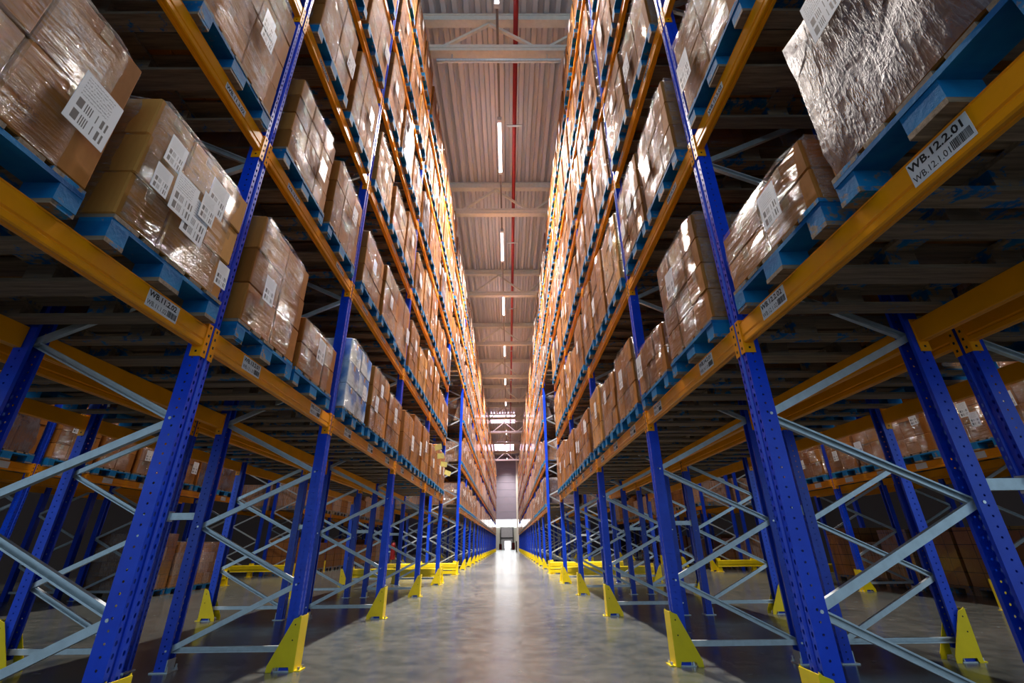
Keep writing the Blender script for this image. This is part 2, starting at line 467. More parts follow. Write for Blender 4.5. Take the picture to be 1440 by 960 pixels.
# ------------------------------------------------------------------ roof trusses, pipes, lamps
def hollow_bar(name, p0, p1, w_, h_, mat):
    p0, p1 = Vector(p0), Vector(p1); d = p1-p0; Ln = d.length
    me = MB(); me.box(0, Ln, -w_/2, w_/2, -h_/2, h_/2)
    me = me.mesh(name, [mat])
    return me, p0, d.to_track_quat('X', 'Z').to_euler()
tr_cache = {}
TY = [7.05 + 5.83*i for i in range(11)]
for i, y in enumerate(TY):
    t = thing('roof_truss', 'off-white steel roof truss spanning the aisle, %s from camera' % ORD[i], 'truss', (0, y, 11.75), 0, 'roof trusses')
    if not tr_cache:
        c = MB(); c.box(-14.9, 14.9, -.10, .10, 1.20, 1.45); c.box(-14.9, 14.9, -.13, .13, 1.36, 1.38)
        tr_cache['top'] = c.mesh('top_chord', [M['white_steel']])
        c = MB(); c.box(-14.9, 14.9, -.10, .10, 0, .22); c.box(-14.9, 14.9, -.12, .12, .10, .13)
        tr_cache['bot'] = c.mesh('bottom_chord', [M['white_steel']])
        c = MB(); c.box(-.02, 1.60, -.035, .035, -.035, .035); tr_cache['dia'] = c.mesh('diagonal', [M['white_steel']])
    put('top_chord', tr_cache['top'], t); put('bottom_chord', tr_cache['bot'], t)
    ang = math.atan2(1.0, 1.22)
    for k in range(-2, 3):
        xb = .88 + 2.6*k
        put('diagonal', tr_cache['dia'], t, (xb+.10, 0, .2), (0, -ang, 0))
        put('diagonal', tr_cache['dia'], t, (xb-.10, 0, .2), (0, ang+PI, 0))
t = MB(); t.tube((-1.66, 7.05, 11.52), (1.32, 7.05, 11.52), .05, 10)
o = tag(put('conduit_tube', t.mesh('conduit_tube', [M['galv']])), 'thin galvanised tube hung below the nearest roof truss', 'tube')
hm = MB(); hm.box(-.015, .015, -.015, .015, 0, .26)
hm = hm.mesh('hanger', [M['galv']])
for xx in (-1.3, 1.0): put('hanger', hm, o, (xx, 7.05, 11.52))
t = MB()
for k in range(4): t.box(1.40, 1.52, 7.0, 7.1, 11.38+.16*k, 11.48+.16*k)
t.box(1.45, 1.47, 7.04, 7.06, 11.3, 12.1)
tag(put('cable_bracket', t.mesh('cable_bracket', [M['white_plastic']])), 'stack of white cable brackets at right end of nearest truss', 'bracket')

t = MB(); t.tube((.25, -6, 12.62), (.25, Y_END, 12.62), .062, 12)
pipe = tag(put('sprinkler_pipe', t.mesh('sprinkler_pipe', [M['red_pipe']], True)), 'long dark red sprinkler pipe running under the roof', 'pipe')
hm = MB(); hm.box(-.24, .24, -.03, .03, -.09, -.065); hm.box(-.012, .012, -.012, .012, .05, .62); hm.box(-.08, .08, -.02, .02, .04, .07)
hm = hm.mesh('pipe_hanger', [M['galv']])
for k in range(11): put('pipe_hanger', hm, pipe, (.25, 9.75+5.83*k, 12.62))

LAMP_Y = [-.9 + 5.13*k for k in range(5)] + [19.62 + 5.83*k for k in range(1, 9)]
LX = {'main': -.2, 'right': XR+2*DEP+GAP+AISLE/2, 'left': XL-2*DEP-GAP-AISLE/2}
r = MB(); r.box(-.03, .03, -6.5, Y_END-.5, 0, .055)
rail_me = r.mesh('lamp_rail', [M['rail_dark']])
h = MB(); h.prism([(-.026,.0),(.026,.0),(.026,.06),(-.026,.06)], 'y', -1.02, 1.02); h_me = h.mesh('lamp_housing', [M['white_plastic']], fix=True)
h = MB(); h.prism([(-.026,0),(-.05,-.02),(-.05,-.05),(-.026,-.072),(.026,-.072),(.05,-.05),(.05,-.02),(.026,0)], 'y', -.97, .97); d_me = h.mesh('lamp_diffuser', [M['lamp']], fix=True)
h = MB(); h.box(-.06, .06, -.05, .05, -.075, .06); e_me = h.mesh('lamp_end_cap', [M['white_plastic']])
h = MB(); h.box(-.006, .006, -.006, .006, 0, .85); s_me = h.mesh('suspension_rod', [M['galv']])
light_data = {}
for k_, p_ in (('main', 1.0), ('side', .16), ('dim', .22), ('far', .4)):
    ld = bpy.data.lights.new('lamp_light', 'AREA'); ld.shape = 'RECTANGLE'; ld.size = .10; ld.size_y = 1.94
    ld.energy = LAMP_WATT*p_; ld.spread = LAMP_SPREAD; ld.color = LAMP_COLOUR
    light_data[k_] = ld
for which, lx in LX.items():
    words = {'main': 'main aisle', 'right': 'aisle behind the right rack', 'left': 'aisle behind the left rack'}[which]
    ro = tag(put('lamp_rail', rail_me, None, (lx, 0, 12.37)), 'dark continuous lamp rail under the roof, ' + words, 'rail', 'lamp rails')
    for k in range(24): put('suspension_rod', s_me, ro, (0, -5.4+3.1*k, .05))
    for k, ly in enumerate(LAMP_Y):
        if which != 'main' and k > 8 or which == 'main' and k < 1: continue
        t = thing('ceiling_lamp', 'glowing linear ceiling lamp over %s, %s along the rail' % (words, ORD1[k if which != 'main' else k-1]), 'lamp', (lx, ly+1.0, 12.31), 0, 'linear lamps, ' + words)
        put('lamp_housing', h_me, t); put('lamp_diffuser', d_me, t)
        for s_ in (-1, 1): put('lamp_end_cap', e_me, t, (0, s_*1.02, 0))
        ld = light_data['side' if which != 'main' else 'dim' if k == 1 else 'far' if k > 6 else 'main']   # the lamp above the camera is dimmed
        put('lamp_light', ld, t, (0, 0, -.078))

for k in range(2):  # unseen fill lamps, added to brighten the back wall of the hall
    t = thing('ceiling_lamp', 'added fill lamp out of view in the hall beyond, %s' % ('near the opening', 'near the door')[k], 'lamp', (-.4, 77+14.5*k, 7.6), PI/2, 'added fill lamps in the hall beyond')
    put('lamp_housing', h_me, t); put('lamp_diffuser', d_me, t); put('lamp_light', light_data['far' if k == 0 else 'side'], t, (0, 0, -.078))
# ------------------------------------------------------------------ rack frames
prof = [(.09,-.03),(.09,-.05),(0,-.05),(0,-.018),(.012,-.012),(.012,.012),(0,.018),(0,.05),(.09,.05),(.09,.03)]
def thin(prof, t):
    n = len(prof); out = []
    for i, p in enumerate(prof):
        p = Vector(p)
        a = (p-Vector(prof[i-1])).normalized() if i else None
        b = (Vector(prof[i+1])-p).normalized() if i < n-1 else None
        ns = [Vector((-q.y, q.x)) for q in (a, b) if q is not None]
        nn = sum(ns, Vector((0, 0)))/len(ns); nn = nn/max(.4, nn.length_squared)
        out.append(tuple(p + nn*t))
    return out
inner = thin(prof, -.0025) if True else None
# keep the wall thickness inside the outline
def post_mesh(h_, mat, name):
    mb = MB(); b = len(prof)
    pr = prof; inn = thin(prof, .0025)
    cx = .045
    if sum((abs(p[0]-cx)+abs(p[1])) for p in inn) > sum((abs(p[0]-cx)+abs(p[1])) for p in pr): inn = thin(prof, -.0025)
    mb.prism(pr + list(reversed(inn)), 'z', 0, h_)
    return mb.mesh(name, [mat], fix=True)
post_tall = post_mesh(POST_H, M['blue'], 'post')
post_low = post_mesh(5.6, M['blue'], 'post_short')
def channel(Ln, w_=.042, d_=.026, t=.003):
    mb = MB()
    pl = [(-w_/2, -d_/2), (-w_/2, d_/2), (w_/2, d_/2), (w_/2, -d_/2), (w_/2-.009, -d_/2), (w_/2-.009, -d_/2+t), (w_/2-t, -d_/2+t), (w_/2-t, d_/2-t),
          (-w_/2+t, d_/2-t), (-w_/2+t, -d_/2+t), (-w_/2+.009, -d_/2+t), (-w_/2+.009, -d_/2)]
    # section in (z, y), extruded along x
    pl = [(-y, z) for z, y in pl]
    mb.prism(pl, 'x', 0, Ln)
    return mb
DX, DZ = .98, .475
DLEN = math.hypot(DX, DZ)
brace_me = channel(DLEN).mesh('brace', [M['galv']], fix=True)
horiz_me = channel(1.00).mesh('brace_level', [M['galv']], fix=True)
bolt = MB(); bolt.tube((0, -.054, 0), (0, .054, 0), .009, 6); bolt_me = bolt.mesh('bolt', [M['bolt']])
bp = MB(); bp.box(-.025, .125, -.066, .066, 0, .008); bp.box(.09, .098, -.05, .05, .008, .09); bp_me = bp.mesh('base_plate', [M['galv']])
ab = MB(); ab.tube((0,0,.006), (0,0,.045), .008, 6); ab.tube((0,0,.008), (0,0,.02), .014, 6); anchor_me = ab.mesh('anchor_bolt', [M['bolt']])
# a whole frame in one mesh for those too far to show their pieces
def far_frame(h_):
    mb = MB()
    for x0, x1 in ((0, .09), (1.01, 1.10)):
        mb.box(x0, x1, -.05, .05, 0, h_, 0)
    ch_n = int((h_-.3)/DZ)
    for i in range(ch_n):
        z0 = .15 + DZ*i
        back0 = i % 2 == 0
        a = Vector((1.04 if back0 else .06, 0, z0)); b = Vector((.06 if back0 else 1.04, 0, z0+DZ))
        dd = b-a; mt4 = Matrix.Translation(a) @ dd.to_track_quat('X', 'Z').to_matrix().to_4x4()
        mb.box(0, dd.length, -.013, .013, -.021, .021, 1, mt4)
    mb.box(.06, 1.04, -.013, .013, .13, .17, 1)
    return mb.mesh('rack_upright_far', [M['blue_plain'], M['galv']])
far_tall = far_frame(POST_H); far_low = far_frame(5.6)

def frame(row, y, idx, blk, detail, tall=True):
    X, rz, words = ROWS[row]
    pos = ('%s from camera' % ORD[idx]) if blk == 1 else ('%s past the cross aisle' % ORD1[idx])
    lab = 'blue rack upright with galvanised zigzag braces, %s, %s' % (words, pos)
    if not detail:
        o = put('rack_upright', far_tall if tall else far_low, None, (X, y, 0), (0, 0, rz))
        return tag(o, lab, 'rack frame', 'rack frames, ' + words)
    t = thing('rack_upright', lab, 'rack frame', (X, y, 0), rz, 'rack frames, ' + words)
    pm = post_tall if tall else post_low
    hh = POST_H if tall else 5.6
    p0 = put('post', pm, t, (0, 0, .008)); p1 = put('post', pm, t, (1.10, 0, .008), (0, 0, PI))
    n = int((hh-.3)/DZ)
    put('brace', horiz_me, t, (.05, 0, .15))
    ang = math.atan2(DZ, DX)
    for i in range(n):
        z0 = .15 + DZ*i
        if i % 2 == 0: put('brace', brace_me, t, (1.04, 0.004, z0), (0, -ang, PI))
        else: put('brace', brace_me, t, (.06, -.004, z0), (0, -ang, 0))
        if detail > 1 and i < 9 and min(abs(z0-q) for q in LEVEL[1:]) > .15:
            put('bolt', bolt_me, t, (1.04 if i % 2 == 0 else .06, 0, z0))
    for x0, r_ in ((0, 0), (1.10, PI)):
        bpo = put('base_plate', bp_me, t, (x0, 0, 0), (0, 0, r_))
        if detail > 1:
            for yy in (-.056, .056): put('anchor_bolt', anchor_me, bpo, (.11, yy, 0))
    return t
# guards
def guard_mesh():
    mb = MB()
    t = .006
    # two triangular cheeks with a notch at the foot, and the front plate
    tri = [(-.035,0),(-.005,0),(.005,.035),(.125,.035),(.14,0),(.185,0),(.18,.045),(.02,.37),(-.02,.385),(-.035,.40)]
    for y0 in (-.075, .075-t): mb.prism(tri, 'y', y0, y0+t, 0)
    mb.box(-.041, -.035, -.075, .075, 0, .39, 0)
    mb.box(-.085, -.041, -.06, .06, 0, .008, 0)
    return mb.mesh('post_guard', [M['yellow']], fix=True)
guard_me = guard_mesh()
gb = MB(); gb.tube((0,0,.006), (0,0,.03), .012, 6); gbolt = gb.mesh('anchor_bolt_head', [M['bolt']])
gh = MB(); gh.tube((0, -.0765, 0), (0, -.0748, 0), .006, 8); gh.tube((0, .0748, 0), (0, .0765, 0), .006, 8); ghole = gh.mesh('screw_hole', [M['hole']])
def guard(row, y, idx, blk, detail):
    X, rz, words = ROWS[row]
    pos = ('%s from camera' % ORD[idx]) if blk == 1 else ('%s past the cross aisle' % ORD1[idx])
    o = put('post_guard', guard_me, None, (X, y, 0), (0, 0, rz))
    tag(o, 'yellow triangular steel guard at the post foot, %s, %s' % (words, pos), 'post guard', 'yellow post guards, ' + words)
    if detail:
        for yy in (-.04, .04): put('anchor_bolt', gbolt, o, (-.066, yy, 0))
        for x, z in ((.0, .33), (.005, .22)): put('screw_hole', ghole, o, (x, 0, z))
sp = MB(); sp.box(-.015, .015, -.02, .02, -.03, .03)

for row in ROWS:
    near = row[1] in '12'
    for blk, FF in ((1, F1), (2, F2)):
        for i, y in enumerate(FF):
            if not near and (y < 4 or y > 32): continue
            if row[1] == '2' and y > 46: continue
            det = 0
            if row[1] == '1' and blk == 1: det = 2 if i < 4 else 1
            elif row[1] == '2' and blk == 1: det = 1
            elif row[1] == '3' and blk == 1: det = 1
            elif row[1] == '1' and i < 2: det = 1
            frame(row, y, i, blk, det, near)
            if row[1] in '123': guard(row, y, i, blk, det > 0)
sp = MB(); sp.box(0, GAP-.004, -.02, .02, -.03, .03); sp.box(0, .003, -.035, .035, -.045, .045); sp.box(GAP-.007, GAP-.004, -.035, .035, -.045, .045)
sp_me = sp.mesh('row_spacer', [M['galv']])
for side, words, x0 in (('R', 'right', XR+DEP+.002), ('L', 'left', XL-DEP-GAP+.002)):
    for blk, FF in ((1, F1), (2, F2[:5])):
        for i, y in enumerate(FF):
            for lv, z in (('low', 1.19), ('high', 3.3)):
                o = put('row_spacer', sp_me, None, (x0, y, z))
                pos = ('%s frame from camera' % ORD[i]) if blk == 1 else ('%s frame past cross aisle' % ORD1[i])
                tag(o, '%s galvanised spacer bar joining the paired %s racks, %s' % (lv, words, pos), 'spacer', 'row spacers')

# ------------------------------------------------------------------ shelf beams
def beam_profile():
    h_ = BEAM_H/2
    return [(0,-h_+.006),(0,-h_+.030),(.006,-h_+.036),(.006,-h_+.042),(0,-h_+.048),(0,h_-.014),(.004,h_-.010),(.004,h_-.006),(.0,h_-.002),(.004,h_),(.046,h_),(.05,h_-.004),(.05,-h_+.004),(.044,-h_),(.03,-h_),(.027,-h_+.004),(.021,-h_+.004),(.018,-h_),(.006,-h_)]
beam_cache = {}
def beam_mesh(Ln):
    k = round(Ln, 3)
    if k not in beam_cache:
        mb = MB(); mb.prism(beam_profile(), 'y', -Ln/2, Ln/2)
        beam_cache[k] = mb.mesh('beam', [M['orange']], fix=True)
    return beam_cache[k]
# end connector: angle plate on the post face and on the post side, with slots
def connector_mesh(s):
    z0, z1 = -.125, .085
    face, side = MB(), MB()
    face.box(-.0048, -.0008, -.003 if s > 0 else -.040, .040 if s > 0 else .003, z0, z1, 0)  # on the post face
    side.box(-.0008, .060, *((-.005, -.001) if s > 0 else (.001, .005)), z0, z1, 0)            # against the post side
    for k in range(4):
        z = -.10 + .052*k
        ya = .014 if s > 0 else -.026
        face.box(-.0060, -.0046, ya, ya+.012, z, z+.016, 1)
    yb = -.0064 if s > 0 else .0050
    side.box(.022, .034, yb, yb+.0014, -.10, -.088, 1)
    return side.mesh('end_connector', [M['orange'], M['hole']]), face.mesh('face_plate', [M['orange'], M['hole']])
con_me = {1: connector_mesh(1), -1: connector_mesh(-1)}
lp = MB(); lp.box(-.0016, -.0004, -.112, .112, -.047, .047); plate2 = lp.mesh('label_plate', [M['paper']])
lp = MB(); lp.box(-.0016, -.0004, -.112, .112, -.026, .026); plate1 = lp.mesh('label_plate_single', [M['paper']])
rnd = random.Random(5)
bc = MB(); y = 0
while y < .066:
    w_ = rnd.choice((.0012, .002, .003)); bc.box(-.0021, -.0016, -.038-y-w_, -.038-y, -.036, -.002); y += w_ + rnd.choice((.0012, .002))
bar_me = bc.mesh('barcode', [M['ink']])
tcurve = bpy.data.curves.new('lettering', 'FONT')
tobj = bpy.data.objects.new('lettering', tcurve)
RT = Matrix(((0,0,-1),(-1,0,0),(0,1,0))).to_4x4()   # text x -> -Y, y -> Z, normal -> -X
text_cache = {}
def text_mesh(s, size, bold):
    k = (s, size, bold)
    if k not in text_cache:
        tcurve.body = s; tcurve.size = size; tcurve.offset = bold; tcurve.align_x = 'LEFT'; tcurve.resolution_u = 2
        me = bpy.data.meshes.new_from_object(tobj)
        me.transform(RT); me.materials.clear(); me.materials.append(M['ink'])
        text_cache[k] = me
    return text_cache[k]
def beam_label(parent, y, bay, level, slot, fine):
    two = level == 1
    o = put('location_label', plate2 if two else plate1, parent, (0, y, .005))
    if fine:
        if two:
            a = put('lettering', text_mesh('WB.%d.2.%02d' % (bay, slot), .041, .0012), o, (-.0021, .106, .010)); fit_text(a, .198)
            b = put('lettering', text_mesh('WB.%d.1.%02d' % (bay, slot), .036, .0002), o, (-.0021, .106, -.035)); fit_text(b, .138)
            put('barcode', bar_me, o)
        else:
            a = put('lettering', text_mesh('WB.%d.%d.%02d' % (bay, level+1, slot), .042, .0012), o, (-.0021, .106, -.014)); fit_text(a, .205)
    return o
def fit_text(o, wanted):
    w_ = -min(v.co.y for v in o.data.vertices)
    o.scale = (1, wanted/w_, 1)

def slots(y0, y1):
    if y1-y0 < 2.3: return [y0+.56, y0+1.48]
    if y1-y0 > 4: return [y0+.62, y0+1.68, y0+2.74, y0+3.80]
    return [y0+.51, y0+1.40, y0+2.29]
beams = []
def visible_px(P):
    q = project(P)
    if q is None: return None
    return q if -250 < q[0] < 1690 and -250 < q[1] < 1210 else None
for row in ROWS:
    X, rz, words = ROWS[row]
    for blk, b, y0, y1, low in bays(row):
            for lv in range(1, 7):
                if row[1] in '34' and lv > 2 or lv < low: continue
                for which in ('front', 'rear'):
                    Xf = X if which == 'front' else X + into(row)*DEP
                    yc = (y0+y1)/2
                    q = visible_px((Xf, yc, LEVEL[lv]))
                    wgt = 0
                    if q:
                        vis = {'1': 1, '2': .42 if lv == 1 else (.2 if lv == 2 else .04), '3': .45, '4': .1}[row[1]]
                        if which == 'rear': vis = {'1': .62 if lv == 1 else (.3 if lv == 2 else .05), '2': .5 if lv == 1 else .05, '3': .12, '4': .08}[row[1]]
                        if blk == 2 and not (row[1] == '1' and which == 'front'): vis *= .5
                        wgt = vis*(y1-y0)/q[2]
                    beams.append((wgt, row, blk, b, lv, which, Xf, y0, y1, q[2] if q else 99))
beams.sort(key=lambda t: -t[0])
rest = MB()
for n, (wgt, row, blk, b, lv, which, Xf, y0, y1, dist) in enumerate(beams):
    X, rz, words = ROWS[row]
    r_ = rz if which == 'front' else rz + PI
    yc, Ln = (y0+y1)/2, y1-y0-.112
    if n < 298:
        pos = ('%s bay' % ORD[b]) if blk == 1 else ('%s bay past cross aisle' % ORD1[b]) if blk == 2 else 'bridging the cross aisle'
        lab = 'orange %s crossbar, %s, %s, %s' % (which, words, SHELF[lv], pos)
        o = put('rack_crossbar', beam_mesh(Ln), None, (Xf, yc, LEVEL[lv]), (0, 0, r_))
        tag(o, lab, 'rack crossbar', 'orange rack crossbars')
        if dist < 26:
            for s_ in (1, -1):
                ec = put('end_connector', con_me[s_][0], o, (0, s_*(Ln/2+.005), 0))
                put('face_plate', con_me[s_][1], ec)
        if which == 'front' and row in ('R1', 'L1', 'R3', 'L3') and dist < 22:
            base = {'R1': 12, 'L1': 11, 'R3': 52, 'L3': 51}[row]
            bayno = base + 2*(b if blk == 1 else b+6 if blk == 2 else 5)
            sl = slots(y0, y1)
            for k, ys in enumerate(sl):
                if len(sl) == 2: ys = y0 + (.47 if k == 0 else 1.60) + (.13 if b == 0 and k == 0 else 0)
                sgn = 1 if abs(r_) < .1 else -1
                beam_label(o, (ys-yc)*sgn, bayno, lv, k+1, dist < 13 and row in ('R1', 'L1'))
    else:
        x0, x1 = (Xf, Xf+.05) if math.cos(r_) > 0 else (Xf-.05, Xf)
        rest.box(x0, x1, y0+.056, y1-.056, LEVEL[lv]-BEAM_H/2, LEVEL[lv]+BEAM_H/2)
o = put('distant_rack_crossbars', rest.mesh('distant_rack_crossbars', [M['orange']]))
o['kind'] = 'stuff'; tag(o, 'orange crossbars of the distant bays and hidden rack rows', 'rack crossbars')

# ------------------------------------------------------------------ pallets
PW, PD = .80, 1.20   # along the aisle (Y), into the rack (X); local x=0 at the aisle end
def bxm(name, dx, dy, dz, mat):
    k = (name, mat)
    mb = MB(); e = .003
    mb.box(-dx/2, dx/2, -dy/2, dy/2, -dz/2, dz/2)
    return mb.mesh(name, [M[mat]])
PAL = []      # name, mesh, location
deck_w = [.145, .10, .145, .10, .145]
deck_y = [-.3275, -.17, 0, .17, .3275]
for i, (w_, y) in enumerate(zip(deck_w, deck_y)):
    PAL.append(('deck_board', (PD, w_, .022), (PD/2, y, .133), 'wood_part' if i in (0, 4) else 'wood'))
for x in (.0725, .6, 1.1275): PAL.append(('stringer_board', (.145, PW, .022), (x, 0, .111), 'wood_blue' if x < .1 else 'wood_part'))
for x in (.0725, .6, 1.1275):
    for y, w_ in ((-.35, .10), (0, .145), (.35, .10)): PAL.append(('block', (.145, w_, .078), (x, y, .061), 'wood_blue' if x < .1 else 'wood_part'))
for y, w_ in ((-.35, .10), (0, .145), (.35, .10)): PAL.append(('bottom_board', (PD, w_, .022), (PD/2, y, .011), 'wood_part' if y else 'wood'))
pal_mesh = {}
for nm, dim, loc, mt in PAL:
    if (nm, dim, mt) not in pal_mesh: pal_mesh[(nm, dim, mt)] = bxm(nm, *dim, mt)
mb = MB(); mts = ['wood', 'wood_part', 'wood_blue']
for nm, dim, loc, mt in PAL:
    mb.box(loc[0]-dim[0]/2, loc[0]+dim[0]/2, loc[1]-dim[1]/2, loc[1]+dim[1]/2, loc[2]-dim[2]/2, loc[2]+dim[2]/2, mts.index(mt))
pal_joined = mb.mesh('pallet', [M[k] for k in mts])

# ------------------------------------------------------------------ loads
carton_cache = {}
def carton_mesh(dx, dy, dz, mat):
    k = (round(dx, 3), round(dy, 3), round(dz, 3), mat)
    if k in carton_cache: return carton_cache[k]
    mb = MB(); e = .007
    hx, hy, hz = dx/2, dy/2, dz/2
    # box with chamfered vertical and top/bottom edges
    ring = lambda z, i: [(-hx+e*i, -hy+0*i+e, z), (-hx+e, -hy+e*i, z)]
    def loop(z, ins):
        a, c = hx-ins, hy-ins; q = e
        return [(-a,-c+q,z),(-a+q,-c,z),(a-q,-c,z),(a,-c+q,z),(a,c-q,z),(a-q,c,z),(-a+q,c,z),(-a,c-q,z)]
    lv = [loop(-hz, e), loop(-hz+e, 0), loop(hz-e, 0), loop(hz, e)]
    b = 0
    for l in lv: mb.v += l
    for r_ in range(3):
        for i in range(8):
            j = (i+1) % 8
            big = i % 2 == 1
            v0, v1 = (0, 0) if r_ == 0 else ((1, 1) if r_ == 2 else (0, 1))
            mb.face([r_*8+i, r_*8+j, r_*8+8+j, r_*8+8+i], 0, [(0, v0), (1 if big else 0, v0), (1 if big else 0, v1), (0, v1)])
    mb.face([7,6,5,4,3,2,1,0], 0); mb.face([24+i for i in range(8)], 0)
    mb.box(-hx*.99, hx*.99, -.025, .025, hz-.0005, hz+.0008, 1)     # parcel tape on top
    mb.box(-hx-.0008, -hx+.0005, -.025, .025, hz-.07, hz-.004, 1); mb.box(hx-.0005, hx+.0008, -.025, .025, hz-.07, hz-.004, 1)
    me = mb.mesh('carton', [M[mat], M['tape']])
    carton_cache[k] = me
    return me

wrap_cache = {}
def wrap_mesh(W, D, H, seed, mat, fold=0):
    k = (round(W, 2), round(D, 2), round(H, 2), seed, mat)
    if k in wrap_cache: return wrap_cache[k]
    r_ = random.Random(seed*7+int(H*100))
    mb = MB()
    per = []
    q = .03
    def side(p0, p1, n):
        for i in range(n): per.append((p0[0]+(p1[0]-p0[0])*i/n, p0[1]+(p1[1]-p0[1])*i/n))
    a, c = D/2, W/2
    side((-a+q, -c), (a-q, -c), 8); side((a, -c+q), (a, c-q), 6); side((a-q, c), (-a+q, c), 8); side((-a, c-q), (-a, -c+q), 6)
    n = len(per); rows_ = 7
    ph = [r_.uniform(0, 6.28) for _ in range(8)]
    u = [0]
    for i in range(n):
        p, s_ = per[i], per[(i+1) % n]; u.append(u[-1]+math.hypot(p[0]-s_[0], p[1]-s_[1]))
    for j in range(rows_+2):
        z = .001 + (H+.004)*min(j, rows_)/rows_
        for i, (x, y) in enumerate(per):
            dd = .008*math.sin(u[i]*7+ph[0]+j*.8) + .006*math.sin(u[i]*13+ph[1]-j) + r_.uniform(-.004, .006) + .006
            if fold: dd += fold*(max(0, math.sin(u[i]*9+ph[2]+.25*math.sin(j)))**2)*(1-.35*j/rows_)
            dd = max(dd, .0045)
            if j == 0: dd = .004
            L_ = math.hypot(x/a, y/c)
            nx = (1 if abs(abs(x)-a) < .001 else 0)*math.copysign(1, x); ny = (1 if abs(abs(y)-c) < .001 else 0)*math.copysign(1, y)
            if j == rows_+1:      # film folded over the top edge
                mb.v.append((x*.80, y*.78, z+.004+r_.uniform(0, .012)))
            else: mb.v.append((x+nx*dd, y+ny*dd, z))
    for j in range(rows_+1):
        for i in range(n):
            i2 = (i+1) % n
            v0, v1 = j*(H+.05)/rows_, (j+1)*(H+.05)/rows_
            mb.face([j*n+i, j*n+i2, (j+1)*n+i2, (j+1)*n+i], 0, [(u[i], v0), (u[i+1], v0), (u[i+1], v1), (u[i], v1)])
    me = mb.mesh('stretch_wrap', [M[mat]], True)
    wrap_cache[k] = me
    return me

def sheet_mesh():
    mb = MB(); mb.box(-.0006, .0006, -.075, .075, -.105, .105); 
    # fix UVs on the two big faces
    for i, f in enumerate(mb.f):
        xs = {mb.v[k][0] for k in f}
        if len(xs) == 1: mb.uv[i] = [(.5-mb.v[k][1]/.15, .5+mb.v[k][2]/.21) for k in f]
    return mb.mesh('shipping_label', [M['sheet']])
sheet_me = sheet_mesh()

STACKS = {}
def stack_mesh(W, D, H, kind):
    """a whole stack in one mesh, for loads too far off to show single boxes"""
    k = (round(W, 2), round(D, 2), round(H, 2), kind)
    if k in STACKS: return STACKS[k]
    mb = MB(); layers = max(2, round(H/.24)); r_ = random.Random(int(H*100))
    for j in range(layers):
        ny, nx = (2, 4) if j % 2 else (3, 3)
        for a in range(ny):
            for c in range(nx):
                g = .004; z0 = H*j/layers; x0 = -D/2+D*c/nx; y0 = -W/2+W*a/ny
                dz = r_.uniform(-.003, .003)
                mb.box(x0+g, x0+D/nx-g, y0+g+dz, y0+W/ny-g+dz, z0+.001, z0+H/layers-g)
    STACKS[k] = mb.mesh('carton_stack', [M[kind]])
    return STACKS[k]

NEAR = {   # hand-set loads: (row, bay, level, slot) -> kind, height, along-aisle centre
 ('R1',0,1,0): ('milky', .78, 1.00), ('R1',0,1,1): ('low', .36, 1.90), ('R1',1,1,0): ('carton', .86, 3.01), ('R1',1,1,1): ('pale', .45, 3.97),
 ('L1',0,1,0): ('brown', .74, 1.05), ('L1',0,1,1): ('tan', .74, 1.98), ('L1',1,1,0): ('tall', .84, 2.99), ('L1',1,1,1): ('carton', .46, 3.85),
 ('L1',2,1,0): ('blue', .80, None), ('L1',2,1,1): ('carton', .80, None), ('L1',2,1,2): ('carton', .72, None),
 ('R1',2,1,0): ('carton', .76, None), ('R1',2,1,1): ('carton', .70, None),
}
cands = []
rnd = random.Random(11)
HS = [.50, .62, .74, .82, .90, .98, 1.06]
for row in ROWS:
    X, rz, words = ROWS[row]
    for blk, b, y0, y1, low in bays(row):
            for lv in range(0, 7):
                if lv < low: continue
                if lv == 0 and not (row in ('L3',) and y0 > 9 or row == 'R4'): continue
                if row[1] in '34' and lv > 2: continue
                for s_, ys in enumerate(slots(y0, y1)):
                    kind = rnd.choices(['carton', 'tall', 'tan', 'pale', 'brown', 'milky'], [5, 3, 2, 2, 2, 1])[0]
                    H = rnd.choice(HS[2:6] if lv == 1 else HS[2:])
                    yj = ys + rnd.uniform(-.025, .025)
                    key = (row, b, lv, s_)
                    if blk == 1 and key in NEAR:
                        kind, H, yy = NEAR[key]
                        if yy: yj = yy
                    z = (LEVEL[lv]+BEAM_H/2 if lv else 0) + .001
                    Xp = X - into(row)*(.035+rnd.uniform(0, .03))
                    P = (Xp + into(row)*.1, yj, z+.4)
                    q = visible_px(P); wgt = 0
                    if q:
                        vis = {'1': 1, '2': .5 if lv == 1 else (.22 if lv == 2 else .05), '3': .6 if lv < 2 else .1, '4': .25 if lv < 2 else .03}[row[1]]
                        if blk == 2 and row[1] != '1': vis *= .45
                        wgt = vis/q[2]
                    cands.append([wgt, row, blk, b, lv, s_, Xp, yj, z, H, kind, q[2] if q else 99])
cands.sort(key=lambda t: -t[0])
far_box, far_pal = MB(), MB()
PLACE = {2: ['near place', 'far place'], 3: ['near place', 'middle place', 'far place']}
KIND = {  # words, carton material, wrap, cartons (nx into the rack, ny along the aisle, layer height)
 'carton': ('brown carton stack', 'carton', 'wrap', 4, 3, .24),
 'tall':   ('big-box brown stack', 'carton', 'wrap', 3, 2, .28),
 'tan':    ('tan carton stack', 'carton_tan', 'wrap', 4, 3, .25),
 'brown':  ('dark carton stack', 'carton', 'wrap', 3, 2, .36),
 'pale':   ('hazy carton stack', 'carton', 'wrap', 3, 3, .22),
 'low':    ('low carton stack', 'carton', 'wrap', 3, 2, .18),
 'milky':  ('grey film-covered stack', 'carton', 'wrap_milky', 3, 2, .37),
 'blue':   ('blue printed pack stack', 'bluebox', 'wrap', 3, 2, .27),
}
n_ind = 0
